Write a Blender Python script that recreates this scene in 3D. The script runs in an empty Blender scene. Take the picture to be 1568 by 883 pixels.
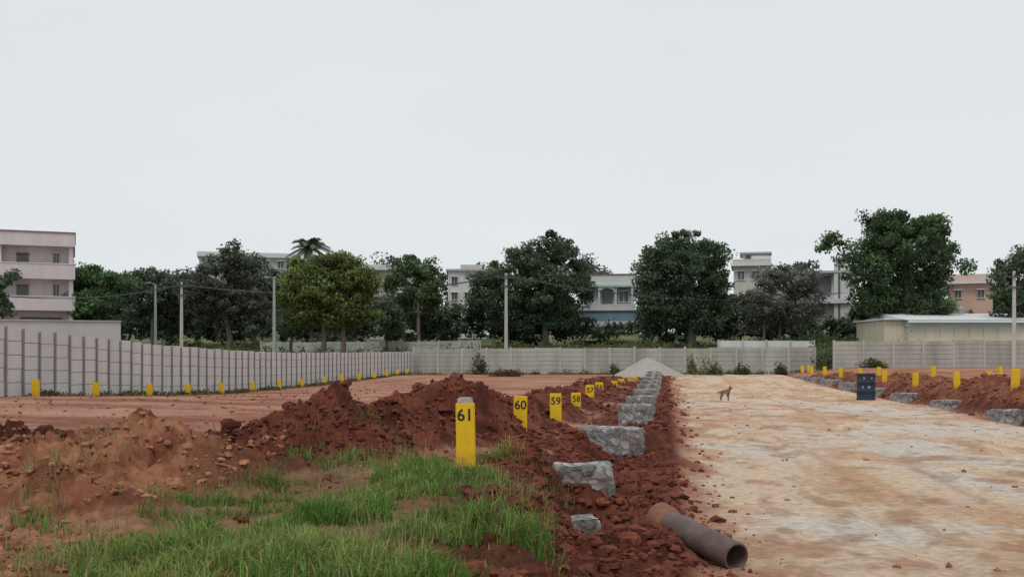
import bpy, math, numpy as np
from mathutils import Vector, Matrix
rng=np.random.default_rng(7)
C=bpy.context
sc=C.scene
F=1600.0; HY=545.0; CX=784.0; CH=1.7
def PX(px,d): return (px-CX)*d/F
def PZ(py,d): return CH+(HY-py)*d/F

# ---------------- noise ----------------
def _h(ix,iy,seed):
    n=(ix.astype(np.int64)*374761393+iy.astype(np.int64)*668265263+seed*1442695041)&0xFFFFFFFF
    n=((n^(n>>13))*1274126177)&0xFFFFFFFF
    n=(n^(n>>16))&0xFFFFFFFF
    return n/4294967295.0
def vn(x,y,seed=0):
    ix=np.floor(x); iy=np.floor(y); fx=x-ix; fy=y-iy
    fx=fx*fx*(3-2*fx); fy=fy*fy*(3-2*fy)
    a=_h(ix,iy,seed);b=_h(ix+1,iy,seed);c=_h(ix,iy+1,seed);d=_h(ix+1,iy+1,seed)
    return (a*(1-fx)+b*fx)*(1-fy)+(c*(1-fx)+d*fx)*fy
def fbm(x,y,o=4,seed=0):
    s=0;a=.5;t=0
    for i in range(o):
        s=s+a*vn(x*2**i+i*17.3,y*2**i-i*9.1,seed+i);t+=a;a*=.5
    return s/t
def sm(a,b,x):
    t=np.clip((x-a)/(b-a),0,1); return t*t*(3-2*t)

# ---------------- terrain ----------------
MOUNDS=[(-.85,16.2,1.38,1.15,1.6),(-1.5,15.2,1.12,1.1,1.1),(-2.35,13.0,1.32,.75,.9),(-2.8,12.6,1.14,.7,.8),(-3.3,12.3,.85,.7,.7),
 (-1.9,13.6,1.08,.9,.9),(-1.3,14.0,.95,.8,1.0),(-.35,19.3,1.08,.9,1.7),(.2,22.8,1.0,.9,1.8),(.9,26.5,.95,.9,2.2),(1.7,31,.9,1,2.4),(2.8,37,.88,1.1,3),(4.0,45,.85,1.2,4),(5.4,55,.8,1.4,5),
 (-3.8,10.0,1.06,1.0,1.0),(-4.4,9.6,.9,.9,.9),(-3.0,9.8,.88,.8,.9),(-5.2,11.2,.9,.7,.8),(-2.3,10.9,.84,.9,.8),(-5.0,8.3,.82,1.0,.9),(-3.6,8.3,.80,1.0,.9),
 (15.6,33,.95,1.4,2.6),(17,37,1.0,1.6,3),(14.6,29,.85,1.1,2),(18,44,.8,1.4,3.5),(20,52,.8,1.6,4),(20,36,1.15,2,4),(17.5,29,1.2,2,3)]
def terr(X,Y,full=False):
    u=X-.148*Y
    far=.3*sm(45,80,Y)
    fl=np.interp(Y,[0,29,39,46,56,70,82,90],[.6,.58,.22,.05,0,.1,.3,.4])
    fm=.45-.15*sm(20,70,Y)
    w=sm(3,10,-X)
    zl=fm*(1-w)+fl*w
    p=np.interp(Y,[5,10.5,13,16.5,22.5,28.5,80],[.55,.58,.44,.33,.12,.18,.33])
    k=sm(-4,-2.3,u)
    left=zl*(1-k)+p*k
    us=np.interp(Y,[4,7,9,10.5,12],[-.75,-1.0,-1.35,-1.7,-1.8])
    t=sm(0,1,(u-us)/.75)
    z=left*(1-t)+(far+.03)*t
    ub=u+(fbm(X*1.2,Y*1.2,3,6)-.5)*.7
    z=z+.17*np.exp(-((ub+.05)/.33)**2)*(.1+1.3*fbm(X*.9,Y*.9,3,5))
    z=z+.15*np.exp(-((X-.85)/.5)**2-((Y-7.7)/.8)**2)
    z=z+.42*np.exp(-((X-.22)/.36)**2-((Y-11.05)/.45)**2)+.22*np.exp(-((X-.75)/.3)**2-((Y-10.7)/.3)**2)
    z=z+.30*np.exp(-((X-1.1)/.35)**2-((Y-17.1)/.5)**2)
    rr=sm(8.9,10.1,u)
    zr=.45+.42*sm(55,74,Y)*sm(10,14,u)
    z=z*(1-rr)+zr*rr
    z=z-.14*np.exp(-((u-9.0)/.3)**2)
    m=np.zeros_like(z)
    wx=X+(fbm(X*.8,Y*.8,3,11)-.5)*.7+(fbm(X*2.6,Y*2.6,3,13)-.5)*.6; wy=Y+(fbm(X*.8,Y*.8,3,12)-.5)*.9+(fbm(X*2.6,Y*2.6,3,14)-.5)*.6
    for (mx,my,mz,sx,sy) in MOUNDS:
        r=np.sqrt(((wx-mx)/sx)**2+((wy-my)/sy)**2)
        b=mz-.45
        m=np.maximum(m,b*np.clip(1.05-r*.62,0,9)**1.25*(1.0))
    rough=np.clip(m*3,0,1)
    line=np.exp(-((u+1.75)/.55)**4)*(Y>9)
    m=m*(1-.95*line)
    hill=np.clip(Y-85,0,65)*.07
    z=z+m+hill
    tr=np.exp(-((u+.75)/1.0)**4)*(Y<84)
    rb=np.exp(-((u-10.6)/1.7)**4)*(Y<70)
    near=(u<-1.6)*(Y<13)
    rgh=np.clip(np.maximum.reduce([rough,tr*.9,rb*.8,near*.35+0*z]),0,1)
    road=sm(.3,.8,u+(fbm(X*.7,Y*.7,3,21)-.5)*.8)*(1-sm(8.2,8.7,u+(fbm(X*.4,Y*.4,3,22)-.5)*.8))*(Y<84)
    rgh=rgh*(1-.95*road)
    n1=fbm(X*1.6,Y*1.6,3,31)-.5
    n2=np.abs(fbm(X*5,Y*5,3,32)-.5)*-1+.12
    n3=np.abs(fbm(X*13,Y*13,2,33)-.5)*-1+.12
    nz=rgh*(.26*n1+.42*n2+.30*n3)
    nz=nz+(1-rgh)*(.05*(fbm(X*.35,Y*.35,3,34)-.5)+.02*(fbm(X*3,Y*3,3,35)-.5)*(1-.3*road))
    z=z+nz*(1-.6*line)
    for c in (2.3,3.9,5.6,7.2):
        cc=c+.25*np.sin(Y*.12+c)
        z=z-.03*np.exp(-((u-cc)/.16)**2)*road
    if full: return z,dict(u=u,road=road,rough=rough,rgh=rgh,tr=tr,rb=rb,n1=n1)
    return z
def H(x,y): return float(terr(np.array([float(x)]),np.array([float(y)]))[0])

# ---------------- material helpers ----------------
def mat(name,col,rough=.85,var=.25,scale=6.,bump=0.,bscale=30.,attr=None,col2=None,dist=.02,streak=False,metal=0.,trans=False,spec=.3):
    m=bpy.data.materials.new(name); m.use_nodes=True
    nt=m.node_tree; N=nt.nodes; L=nt.links
    b=N['Principled BSDF']; b.inputs['Roughness'].default_value=rough; b.inputs['Metallic'].default_value=metal
    b.inputs['Specular IOR Level'].default_value=spec
    tc=N.new('ShaderNodeTexCoord'); no=N.new('ShaderNodeTexNoise'); no.inputs['Scale'].default_value=scale
    no.inputs['Detail'].default_value=8; no.inputs['Roughness'].default_value=.65
    src=tc.outputs['Object']
    if streak:
        mp=N.new('ShaderNodeMapping'); mp.inputs['Scale'].default_value=(1,1,.22); L.new(src,mp.inputs[0]); L.new(mp.outputs[0],no.inputs['Vector'])
    else: L.new(src,no.inputs['Vector'])
    r=N.new('ShaderNodeMapRange'); r.inputs[1].default_value=.3; r.inputs[2].default_value=.7; L.new(no.outputs['Fac'],r.inputs[0])
    mx=N.new('ShaderNodeMix'); mx.data_type='RGBA'
    L.new(r.outputs[0],mx.inputs[0])
    if attr:
        at=N.new('ShaderNodeAttribute'); at.attribute_name=attr
        r.inputs[3].default_value=1-var; r.inputs[4].default_value=1+var
        vm=N.new('ShaderNodeVectorMath'); vm.operation='SCALE'
        L.new(at.outputs['Color'],vm.inputs[0]); L.new(r.outputs[0],vm.inputs['Scale'])
        L.new(vm.outputs[0],b.inputs['Base Color']); N.remove(mx)
    else:
        c2=col2 or tuple(c*(1-var) for c in col)
        mx.inputs[6].default_value=(*c2,1); mx.inputs[7].default_value=(*col,1)
        L.new(mx.outputs[2],b.inputs['Base Color'])
    if bump>0:
        n2=N.new('ShaderNodeTexNoise'); n2.inputs['Scale'].default_value=bscale; n2.inputs['Detail'].default_value=8; n2.inputs['Roughness'].default_value=.7
        L.new(tc.outputs['Object'],n2.inputs['Vector'])
        bp=N.new('ShaderNodeBump'); bp.inputs['Strength'].default_value=bump; bp.inputs['Distance'].default_value=dist
        L.new(n2.outputs['Fac'],bp.inputs['Height']); L.new(bp.outputs[0],b.inputs['Normal'])
    if trans:
        tr=N.new('ShaderNodeBsdfTranslucent'); ms=N.new('ShaderNodeMixShader'); ms.inputs[0].default_value=.3
        L.new(vm.outputs[0],tr.inputs['Color']); L.new(b.outputs[0],ms.inputs[1]); L.new(tr.outputs[0],ms.inputs[2])
        L.new(ms.outputs[0],N['Material Output'].inputs['Surface'])
    return m

def mk(name,V,Fq,mats,cols=None,mi=None,smooth=False,parent=None):
    V=np.asarray(V,dtype=np.float32).reshape(-1,3); Fq=np.asarray(Fq,dtype=np.int32)
    k=Fq.shape[1]
    me=bpy.data.meshes.new(name)
    me.vertices.add(len(V)); me.vertices.foreach_set('co',V.ravel())
    me.loops.add(Fq.size); me.loops.foreach_set('vertex_index',Fq.ravel())
    me.polygons.add(len(Fq)); me.polygons.foreach_set('loop_start',np.arange(0,Fq.size,k,dtype=np.int32))
    me.polygons.foreach_set('loop_total',np.full(len(Fq),k,dtype=np.int32))
    for m in (mats if isinstance(mats,(list,tuple)) else [mats]): me.materials.append(m)
    if mi is not None: me.polygons.foreach_set('material_index',np.asarray(mi,dtype=np.int32))
    me.polygons.foreach_set('use_smooth',np.full(len(Fq),smooth))
    if cols is not None:
        a=me.color_attributes.new('col','FLOAT_COLOR','POINT')
        cc=np.ones((len(V),4),dtype=np.float32); cc[:,:3]=cols; a.data.foreach_set('color',cc.ravel())
    me.update(calc_edges=True)
    o=bpy.data.objects.new(name,me); sc.collection.objects.link(o)
    if parent: o.parent=parent
    return o
def empty(name,loc=(0,0,0)):
    e=bpy.data.objects.new(name,None); sc.collection.objects.link(e); e.location=loc; e.empty_display_size=.2; return e

class MB:
    def __init__(s): s.V=[];s.F=[];s.M=[];s.n=0
    def add(s,V,Fq,m=0):
        V=np.asarray(V,float).reshape(-1,3); Fq=np.asarray(Fq,int)
        s.V.append(V); s.F.append(Fq+s.n); s.M.append(np.full(len(Fq),m)); s.n+=len(V)
    def box(s,x0,x1,y0,y1,z0,z1,m=0,R=None,o=None):
        V=np.array([(x,y,z) for z in (z0,z1) for (x,y) in ((x0,y0),(x1,y0),(x1,y1),(x0,y1))],float)
        if R is not None: V=V@np.asarray(R).T+np.asarray(o)
        s.add(V,[(0,3,2,1),(4,5,6,7),(0,1,5,4),(1,2,6,5),(2,3,7,6),(3,0,4,7)],m)
    def tube(s,P,R,k=7,m=0,axis=None):
        P=np.asarray(P,float); n=len(P); a=np.linspace(0,2*np.pi,k,endpoint=False); V=[]
        for i in range(n):
            t=(P[min(i+1,n-1)]-P[max(i-1,0)]) if axis is None else np.asarray(axis,float)
            t=t/(np.linalg.norm(t)+1e-9)
            ref=np.array([0,0,1.]) if abs(t[2])<.9 else np.array([1.,0,0])
            e1=np.cross(t,ref); e1/=np.linalg.norm(e1); e2=np.cross(t,e1)
            V.append(P[i]+R[i]*(np.cos(a)[:,None]*e1+np.sin(a)[:,None]*e2))
        V=np.concatenate(V)
        Fq=[(i*k+j,i*k+(j+1)%k,(i+1)*k+(j+1)%k,(i+1)*k+j) for i in range(n-1) for j in range(k)]
        s.add(V,Fq,m)
    def obj(s,name,mats,cols=None,smooth=False,parent=None):
        return mk(name,np.concatenate(s.V),np.concatenate(s.F),mats,cols,np.concatenate(s.M),smooth,parent)
def rotz(dx,dy):
    l=math.hypot(dx,dy); c,s=dx/l,dy/l
    return np.array([[c,-s,0],[s,c,0],[0,0,1]])

# ---------------- ground ----------------
ys=[-12,-9,-6,-3,-1,1,2,3,3.6]; y=4.0
while y<3500:
    ys.append(y); y+=max(.035,(.0055 if y<90 else .03)*y)
ys=np.array(ys); ns=820; s=np.linspace(-1,1,ns)
Wd=.6*np.clip(ys,0,None)+5+np.clip(ys-150,0,None)
YY=np.repeat(ys[:,None],ns,1); XX=s[None,:]*Wd[:,None]
Z,g=terr(XX,YY,True)
Z=np.where(YY>160,Z+ (fbm(XX*.01,YY*.01,2,77)-.5)*1.,Z)
def lerp(a,b,t): return np.asarray(a)*(1-t[...,None])+np.asarray(b)*t[...,None]
def st(n,lo,hi): return sm(lo,hi,n)
f1=fbm(XX*.5,YY*.5,4,41); f2=fbm(XX*2.5,YY*2.5,4,42); f3=fbm(XX*.25,YY*.18,4,43)
field=lerp((.30,.12,.077),(.43,.22,.145),st(f1*.6+f2*.4,.35,.65))
field=lerp(field,(.19,.066,.044),.6*st(fbm(XX*.3,YY*1.2,4,44),.50,.66))
field=lerp(field,(.48,.30,.21),.5*st(fbm(XX*.22+9,YY*.6,4,40),.55,.68))
red=lerp((.082,.024,.016),(.185,.054,.032),st(f2,.35,.7))
red=lerp(red,(.26,.092,.054),.5*st(f1,.52,.75))
u=g['u']
ru=fbm(u*1.1,YY*.28,5,45); ru2=fbm(u*2.2+5,YY*.8,4,46); ru3=fbm(u*.45,YY*.16,4,47)
road=lerp((.54,.345,.22),(.63,.475,.345),st(ru,.36,.60))
road=lerp(road,(.47,.275,.165),.5*st(ru2,.52,.72))
pat=st(ru3*.6+ru2*.4+.03*np.exp(-((u-4.5)/2)**2),.53,.64)
road=lerp(road,(.60,.535,.46),.5*pat)
def patch(px0,px1,py0,py1):
    d0=F*CH/(py0-HY); d1=F*CH/(py1-HY); dm=.5*(d0+d1)
    xm=PX(.5*(px0+px1),dm); sx=.5*(px1-px0)*dm/F; sy=.5*(d0-d1)
    r=np.sqrt(((XX-xm)/sx)**2+((YY-dm)/sy)**2)+ (fbm(XX*2,YY*2,5,49)-.5)*2.6
    return 1-sm(.6,1.25,r)
pp=np.zeros_like(Z)
for q in [(1170,1470,797,838),(1060,1270,680,696),(1320,1580,650,668),(1300,1480,668,715),(1110,1250,690,712),(1240,1420,618,640),(1420,1520,715,760)]:
    pp=np.maximum(pp,patch(*q))
road=lerp(road,(.60,.56,.505),.75*pp)
road=lerp(road,(.34,.155,.088),.6*st(fbm(u*1.6,YY*1.0,4,48)-.12*sm(.4,2.4,u),.48,.62))
road=lerp(road,(.32,.19,.12),.45*st(fbm(u*3.5,YY*1.6,4,53),.62,.70))
for c in (2.3,2.75,3.9,5.6,6.0,7.2):
    cc=c+.25*np.sin(YY*.12+c)
    road=lerp(road,(.40,.25,.16),.45*np.exp(-((u-cc)/.10)**2)*st(fbm(u*2,YY*.3,3,52),.4,.6))
col=field
lite=lerp((.23,.085,.047),(.40,.185,.10),st(f2,.35,.65))
mr=np.clip(np.maximum(np.maximum(g['rough']*1.4,g['tr']),g['rb']*.9),0,1)
mr=st(mr+(f2-.5)*.5,.3,.6)
col=col*(1-mr[...,None])+red*mr[...,None]
lm=(1-sm(-3.1,-2.3,XX+(f2-.5)))*(1-sm(10.2,11.2,YY+(f1-.5)))*.85
rbl=sm(9.2,10,u)*.45
lm=np.maximum(lm,rbl*(YY<84))
lm=lm*(1-.65*st(fbm(XX*.9,YY*.9,3,50),.5,.65))
col=col*(1-lm[...,None])+lite*lm[...,None]
col=col*(1-g['road'][...,None])+road*g['road'][...,None]
gx=sm(-2.8,-2.2,XX+(f1-.5)*1.2)*(1-sm(-.25,.1,XX+(f2-.5)*.6))*sm(3,5,YY)*(1-sm(9.8,10.8,YY+(f2-.5)))
col=col*(1-.5*gx[...,None])+np.array((.12,.075,.035))*.5*gx[...,None]
gr=sm(82,88,YY+(f3-.5)*4)
green=lerp((.07,.085,.04),(.16,.165,.08),st(f3,.35,.65))
col=col*(1-gr[...,None])+green*gr[...,None]
fz=sm(72,79,YY)*st(f1,.5,.6)*.5*(1-gr)
col=col*(1-fz[...,None])+np.array((.1,.11,.04))*fz[...,None]
nr=len(ys)
idx=np.arange(nr*ns).reshape(nr,ns)
FQ=np.stack([idx[:-1,:-1],idx[:-1,1:],idx[1:,1:],idx[1:,:-1]],-1).reshape(-1,4)
gm=mat('ground_soil',(1,1,1),.95,.30,9,bump=1.,bscale=20,attr='col',dist=.045,spec=.15)
mk('ground',np.stack([XX,YY,Z],-1),FQ,gm,col.reshape(-1,3),smooth=True)

# ---------------- clods ----------------
import bmesh
def ico(sub):
    bm=bmesh.new(); bmesh.ops.create_icosphere(bm,subdivisions=sub,radius=1)
    V=np.array([v.co for v in bm.verts]); Fc=np.array([[v.index for v in f.verts] for f in bm.faces]); bm.free(); return V,Fc
def scatter(name,pts,sizes,cols,m,sub=1,flat=.7,sink=.2):
    V0,F0=ico(sub); n=len(pts); k=len(V0)
    V=V0[None]*(1+.45*(rng.random((n,k,1))-.5)*(1.6 if sub==1 else 1.2))
    V=V*np.stack([rng.uniform(.7,1.3,n),rng.uniform(.7,1.3,n),rng.uniform(.5,1,n)*flat*1.3],-1)[:,None,:]
    a=rng.uniform(0,6.28,n); c,s_=np.cos(a)[:,None],np.sin(a)[:,None]
    x=V[...,0]*c-V[...,1]*s_; yv=V[...,0]*s_+V[...,1]*c
    V=np.stack([x,yv,V[...,2]],-1)*sizes[:,None,None]+pts[:,None,:]+np.array([0,0,1.])*(sizes*sink)[:,None,None]
    Fa=(F0[None]+(np.arange(n)*k)[:,None,None]).reshape(-1,3)
    return mk(name,V.reshape(-1,3),Fa,m,np.repeat(cols,k,0))
cm=mat('soil_clod',(1,1,1),.95,.35,25,bump=.6,bscale=60,attr='col',dist=.01,spec=.15)
def soilpts(n,x0,x1,y0,y1,mask,pw=1.):
    X=rng.uniform(x0,x1,n*4); Y=y0+(y1-y0)*rng.random(n*4)**pw
    z,gg=terr(X,Y,True); w=mask(X,Y,gg); keep=rng.random(len(X))<w
    X,Y,z=X[keep][:n],Y[keep][:n],z[keep][:n]
    return np.stack([X,Y,z],-1)
def redcol(n,light): 
    t=rng.random((n,1)); l=np.asarray(light)[:,None]
    a=np.array((.082,.026,.018))*(1-t)+np.array((.185,.058,.035))*t
    b=np.array((.21,.083,.048))*(1-t)+np.array((.43,.21,.12))*t
    return a*(1-l)+b*l
P=soilpts(20000,-6.5,2.4,5,22,lambda X,Y,g_: np.clip(g_['rgh']*np.where((X>-2.5)&(X<0)&(Y<10.3),.2,1),0,1)*(.15+.85*st(fbm(X*1.3,Y*1.3,3,91),.4,.6)),1.3)
sz=.008+.036*rng.random(len(P))**3.6
lt=((P[:,0]<-2.4)&(P[:,1]<11.3))*.85
scatter('soil_clods',P,sz,redcol(len(P),lt),cm,1)
P=soilpts(900,-6,2.2,5.5,20,lambda X,Y,g_: g_['rgh']*np.where((X>-2.5)&(X<0)&(Y<10.3),.05,1),1.)
sz=.03+.075*rng.random(len(P))**3
scatter('soil_lumps',P,sz,redcol(len(P),((P[:,0]<-2.4)&(P[:,1]<11.3))*.75),cm,2)
P=soilpts(6000,-12,24,19,72,lambda X,Y,g_: g_['rgh'])
sz=.03+.10*rng.random(len(P))**3
scatter('soil_clods',P,sz,redcol(len(P),(P[:,0]>10)*.4),cm,1)
P=soilpts(1500,1,12,7,60,lambda X,Y,g_: np.exp(-((g_['u']-.55)/.28)**2),1.5)
sz=.010+.05*rng.random(len(P))**4
scatter('road_edge_clods',P,sz,redcol(len(P),np.full(len(P),.15)),cm,1)
P=soilpts(650,2,22,7.5,60,lambda X,Y,g_: g_['road']*.5,1.6)
sz=.008+.035*rng.random(len(P))**4
scatter('road_stones',P,sz,redcol(len(P),np.full(len(P),.7)),cm,1,sink=.1)
P=soilpts(1800,-16,-2,13,60,lambda X,Y,g_: (1-g_['rgh'])*.5,1.3)
sz=.015+.05*rng.random(len(P))**4
scatter('field_stones',P,sz,redcol(len(P),np.full(len(P),.4)),cm,1,sink=.1)

# ---------------- grass ----------------
def blades(name,X,Y,hh,ww,cols,m,lean=.45,z=None):
    n=len(X); Zb=terr(X,Y) if z is None else z
    a=rng.uniform(0,6.283,n); d=np.stack([np.cos(a),np.sin(a),0*a],-1); sd=np.stack([-np.sin(a),np.cos(a),0*a],-1)
    b=np.stack([X,Y,Zb-.01],-1); ln=rng.uniform(.1,1,n)*lean
    up=np.array([0,0,1.])
    mid=b+up*(hh*.55)[:,None]+d*(hh*ln*.3)[:,None]; tip=b+up*(hh*(1-.35*ln))[:,None]+d*(hh*ln)[:,None]
    w=ww[:,None]
    V=np.stack([b-sd*w,b+sd*w,mid-sd*w*.8,mid+sd*w*.8,tip-sd*w*.1,tip+sd*w*.1],1)
    k=np.arange(n)[:,None]*6
    Fq=np.concatenate([k+np.array([[0,1,3,2]]),k+np.array([[2,3,5,4]])],0)
    return mk(name,V.reshape(-1,3),Fq,m,np.repeat(cols,6,0))
grm=mat('grass_blade',(1,1,1),.8,.15,3,attr='col',trans=True,spec=.12)
n=250000
X=rng.uniform(-4.6,.35,n); Y=5.0+6.2*rng.random(n)**.9
mk_=sm(-2.9,-1.9,X+(fbm(X*.8,Y*.8,3,61)-.5)*2.4)*(1-sm(-.3,.2,X+(fbm(X*2,Y*2,3,62)-.5)*1.0+.03*(Y-8)))*(1-sm(9.2,10.7,Y+(fbm(X*1.2,Y*1.2,3,63)-.5)*2.6))
mk_=np.maximum(mk_,.35*st(fbm(X*1.5,Y*1.5,3,66),.56,.66)*(Y<9))
cl=st(fbm(X*2.8,Y*2.8,4,64)*.65+fbm(X*.9,Y*.9,2,67)*.35,.38,.56)
k=rng.random(n)<mk_*(.04+.96*cl)
X,Y=X[k],Y[k]; n=len(X)
t=np.clip(fbm(X*1.0,Y*1.0,3,65)*2.4-.8+rng.normal(0,.22,n),0,1)[:,None]
cg=np.array((.09,.215,.035))*(1-t)+np.array((.27,.35,.09))*t
dry=(rng.random(n)<.14)[:,None]; cg=np.where(dry,np.array((.38,.30,.16)),cg)*rng.uniform(.6,1.15,(n,1))
hh=(.02+.14*rng.random(n)**2.0)*(.35+1.0*cl[k]); 
blades('grass_patch',X,Y,hh,np.full(n,.0026)+.0022*rng.random(n),cg,grm,1.1)
n=52000
X=rng.uniform(-5.8,.8,n); Y=rng.uniform(5.5,13,n)
cl=st(fbm(X*1.7,Y*1.7,3,71),.55,.68); k=rng.random(n)<cl; X,Y=X[k],Y[k]; k=(X-.148*Y<-.9); X,Y=X[k],Y[k]; n=len(X)
t=rng.random((n,1)); cg=np.array((.13,.19,.05))*(1-t)+np.array((.36,.29,.16))*t
blades('weed_tufts',X,Y,.03+.22*rng.random(n)**2.5,np.full(n,.0022),cg,grm,.9)

# ---------------- walls ----------------
conL=mat('concrete_light',(.66,.65,.63),.9,.22,1.1,bump=.2,bscale=20,col2=(.52,.51,.49),streak=True)
conD=mat('concrete_seam_post_shade',(.27,.26,.25),.9,.25,2)
conF=mat('concrete_weathered',(.46,.45,.41),.9,.3,.7,bump=.2,bscale=10,col2=(.25,.245,.21),streak=True)
conP=mat('concrete_post',(.48,.47,.44),.9,.3,1.5,streak=True)
def wall(name,pts,Hh,step,rows,mats,pw=.14,gap=.025,jit=.0,postup=.06):
    mb=MB(); pts=np.asarray(pts,float)
    seg=np.hypot(*(np.diff(pts[:,:2],axis=0)).T); L=np.concatenate([[0],np.cumsum(seg)])
    n=int(L[-1]/step); q=np.linspace(0,L[-1],n+1)
    xs=np.interp(q,L,pts[:,0]); yy=np.interp(q,L,pts[:,1]); zz=np.interp(q,L,pts[:,2])
    for i in range(n+1):
        j=min(i,n-1); R=rotz(xs[j+1]-xs[j],yy[j+1]-yy[j])
        h0=Hh+rng.normal(0,jit)
        mb.box(-pw/2,pw/2,-.08,.08,-.5,h0+postup,1,R,(xs[i],yy[i],zz[i]))
        if i<n:
            l=math.hypot(xs[i+1]-xs[i],yy[i+1]-yy[i]); zb=(zz[i]+zz[i+1])/2; ph=Hh/rows
            dzp=rng.normal(0,jit*.6)
            for r in range(rows):
                off=rng.normal(0,.004)
                lo=r*ph-(.5 if r==0 else 0)
                mb.box(pw/2+.003,l-pw/2-.003,-.03+off,.03+off,lo,(r+1)*ph-gap,0,R,(xs[i],yy[i],zb+dzp))
            mb.box(pw/2+.003,l-pw/2-.003,-.018,.012,-.3,Hh-gap-.04,2,R,(xs[i],yy[i],zb))
    return mb.obj(name,mats)
LW=[(-15.6,20,.66),(-14.9,25,.62),(-14.35,29.4,.58),(-13.9,34,.40),(-13.5,39,.19),(-12.8,46,.02),(-12.0,56,-.08),(-10.4,70,0),(-8.0,84,.1)]
wall('precast_boundary_wall',LW,1.98,.86,5,[conL,conD,conD],pw=.07,gap=.022,jit=.02,postup=-.03)  # seam concrete on posts too: shade of their sides put into colour
FW=[(-7.9,84,.25),(PX(900,83),83,.25),(PX(1248,80),80,.28)]
wall('precast_boundary_wall',FW,2.1,1.95,6,[conF,conP,conD],pw=.16,jit=.03,gap=.035)
wall('precast_boundary_wall',[(PX(1277,77),77,.8),(PX(1440,76),76,.85),(PX(1700,74),74,.9)],2.0,1.9,6,[conF,conP,conD],pw=.16,jit=.03,gap=.035)
wall('precast_boundary_wall',[(PX(400,105),105,1.2),(PX(560,103),103,1.25),(PX(735,101),101,1.3)],1.9,2,5,[conF,conP,conD],pw=.18,jit=.03)
wall('precast_boundary_wall',[(PX(1100,88),88,.75),(PX(1246,90),90,.8)],2.25,1.95,4,[conL,conP,conD],pw=.16,jit=.03)

# ---------------- buildings ----------------
def M(name,c,var=.18,sc_=.8,**k): return mat(name,c,.85,var,sc_,streak=True,**k)
pink=M('plaster_pink',(.62,.54,.55)); white=M('plaster_white',(.64,.64,.63)); beige=M('plaster_beige',(.53,.505,.46)); teal=M('plaster_teal',(.48,.59,.57))
blue=M('plaster_blue',(.20,.30,.38)); orange=M('plaster_orange',(.60,.40,.32)); grey=M('plaster_grey',(.44,.445,.445)); dark=mat('window_dark',(.10,.108,.115),.25,.3,2,spec=.5)  # window colour is lightened to imitate haze over distance
roofw=M('sheet_white',(.68,.70,.71),.1); cream=M('sheet_cream',(.66,.59,.46)); brown=M('brown_trim',(.22,.15,.13)); dgl=mat('facade_dark',(.14,.145,.155),.5,.3,2)
shb=M('sheet_bluegrey',(.54,.58,.60),.12)
class Bld:
    def __init__(s,name,px,d,turn=True):
        s.d=d; s.e=empty(name,(PX(px,d),d,0)); s.o=(PX(px,d),d,0); s.parts={}
        if turn: s.e.rotation_euler=(0,0,-math.atan2(PX(px,d),d))
    def b(s,part,x0,x1,yt,yb,m,off=0.,dep=8.):
        d=s.d; mb=s.parts.setdefault((part,m.name),(MB(),m))[0]
        mb.box(PX(x0,d)-s.o[0],PX(x1,d)-s.o[0],off,off+dep,PZ(yb,d),PZ(yt,d))
    def win(s,x0,x1,yt,yb,off,m=None,fr=None):
        fr=fr or white
        s.b('windows',x0,x1,yt,yb,m or dark,off-.06,.12)
        w=(x1-x0)*.08; 
        s.b('frames',x0-w,x0,yt,yb,fr,off-.12,.17); s.b('frames',x1,x1+w,yt,yb,fr,off-.12,.17)
        s.b('frames',(x0+x1)/2-w/2,(x0+x1)/2+w/2,yt,yb,fr,off-.10,.13)
        s.b('sunshades',x0-2*w,x1+2*w,yt-1.2,yt,fr,off-.5,.55)
        s.b('sills',x0-2*w,x1+2*w,yb,yb+.8,fr,off-.18,.22)
    def done(s):
        for (p,_),(mb,m) in s.parts.items(): mb.obj(p,[m],parent=s.e)
A=Bld('pink_apartment_building',115,95)
A.b('walls',-90,113,377,505,pink,1.6,9)
A.b('roof',-92,115,358,378,pink,0,11); A.b('roof_coping',-93,116,356,358,brown,-.1,11.2)
for t,b_ in ((405,428),(455,476)): A.b('balconies',-90,115,t,b_,pink,0,1.7); A.b('balcony_coping',-91,116,t-1.2,t,white,-.06,1.7)
A.b('columns',106,112,378,500,pink,.4,1.1); A.b('columns',8,13,378,500,pink,.4,1.1)
for t,b_ in ((389,404),(437,454)): A.win(34,48,t,b_,1.6,fr=brown); A.win(-40,-26,t,b_,1.6,fr=brown); A.win(84,92,t-2,b_,1.6,fr=pink)
A.b('doorway_shade',0,7,380,405,dark,1.5,.2); A.b('ground_shutters',38,96,485,500,dgl,1.5,.2)  # doorway is a flat dark panel painting in the shade inside
A.done()
B_=Bld('long_parapet_building',380,145)
B_.b('walls',308,450,394,520,grey,0,8); B_.b('parapet',305,452,387,394,white,-.5,9)
for x in (320,338,402,424): B_.win(x,x+9,399,410,0)
B_.done()
C_=Bld('beige_house',600,132)
C_.b('walls',566,640,414,520,beige,0,7); C_.b('roof',560,646,406,414,white,-.8,9); C_.b('balcony',566,630,446,455,white,-1.1,1.2)
for t,b_ in ((422,438),(462,480)):
    for x in (572,592,612): C_.win(x,x+9,t,b_,0)
C_.done()
C2=Bld('unplastered_house',715,138)
C2.b('walls',686,745,414,520,white,0,7); C2.b('stair_room',705,738,403,414,beige,2,4); C2.b('roof',683,749,412,415,grey,-.4,8)
for t,xs_ in ((424,(692,728)),(448,(692,712))):
    for x in xs_: C2.win(x,x+8,t,t+11,0)
C2.done()
D=Bld('teal_two_storey_house',925,125)
D.b('walls',905,970,440,510,teal,0,8); D.b('left_wing',884,905,440,510,grey,1.2,6)
D.b('parapet',903,972,421,437,white,-.3,8.5); D.b('roof_slab',900,974,437,440,teal,-1.0,9.5); D.b('roof_coping',902,973,419.6,421,brown,-.4,8.7)
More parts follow.
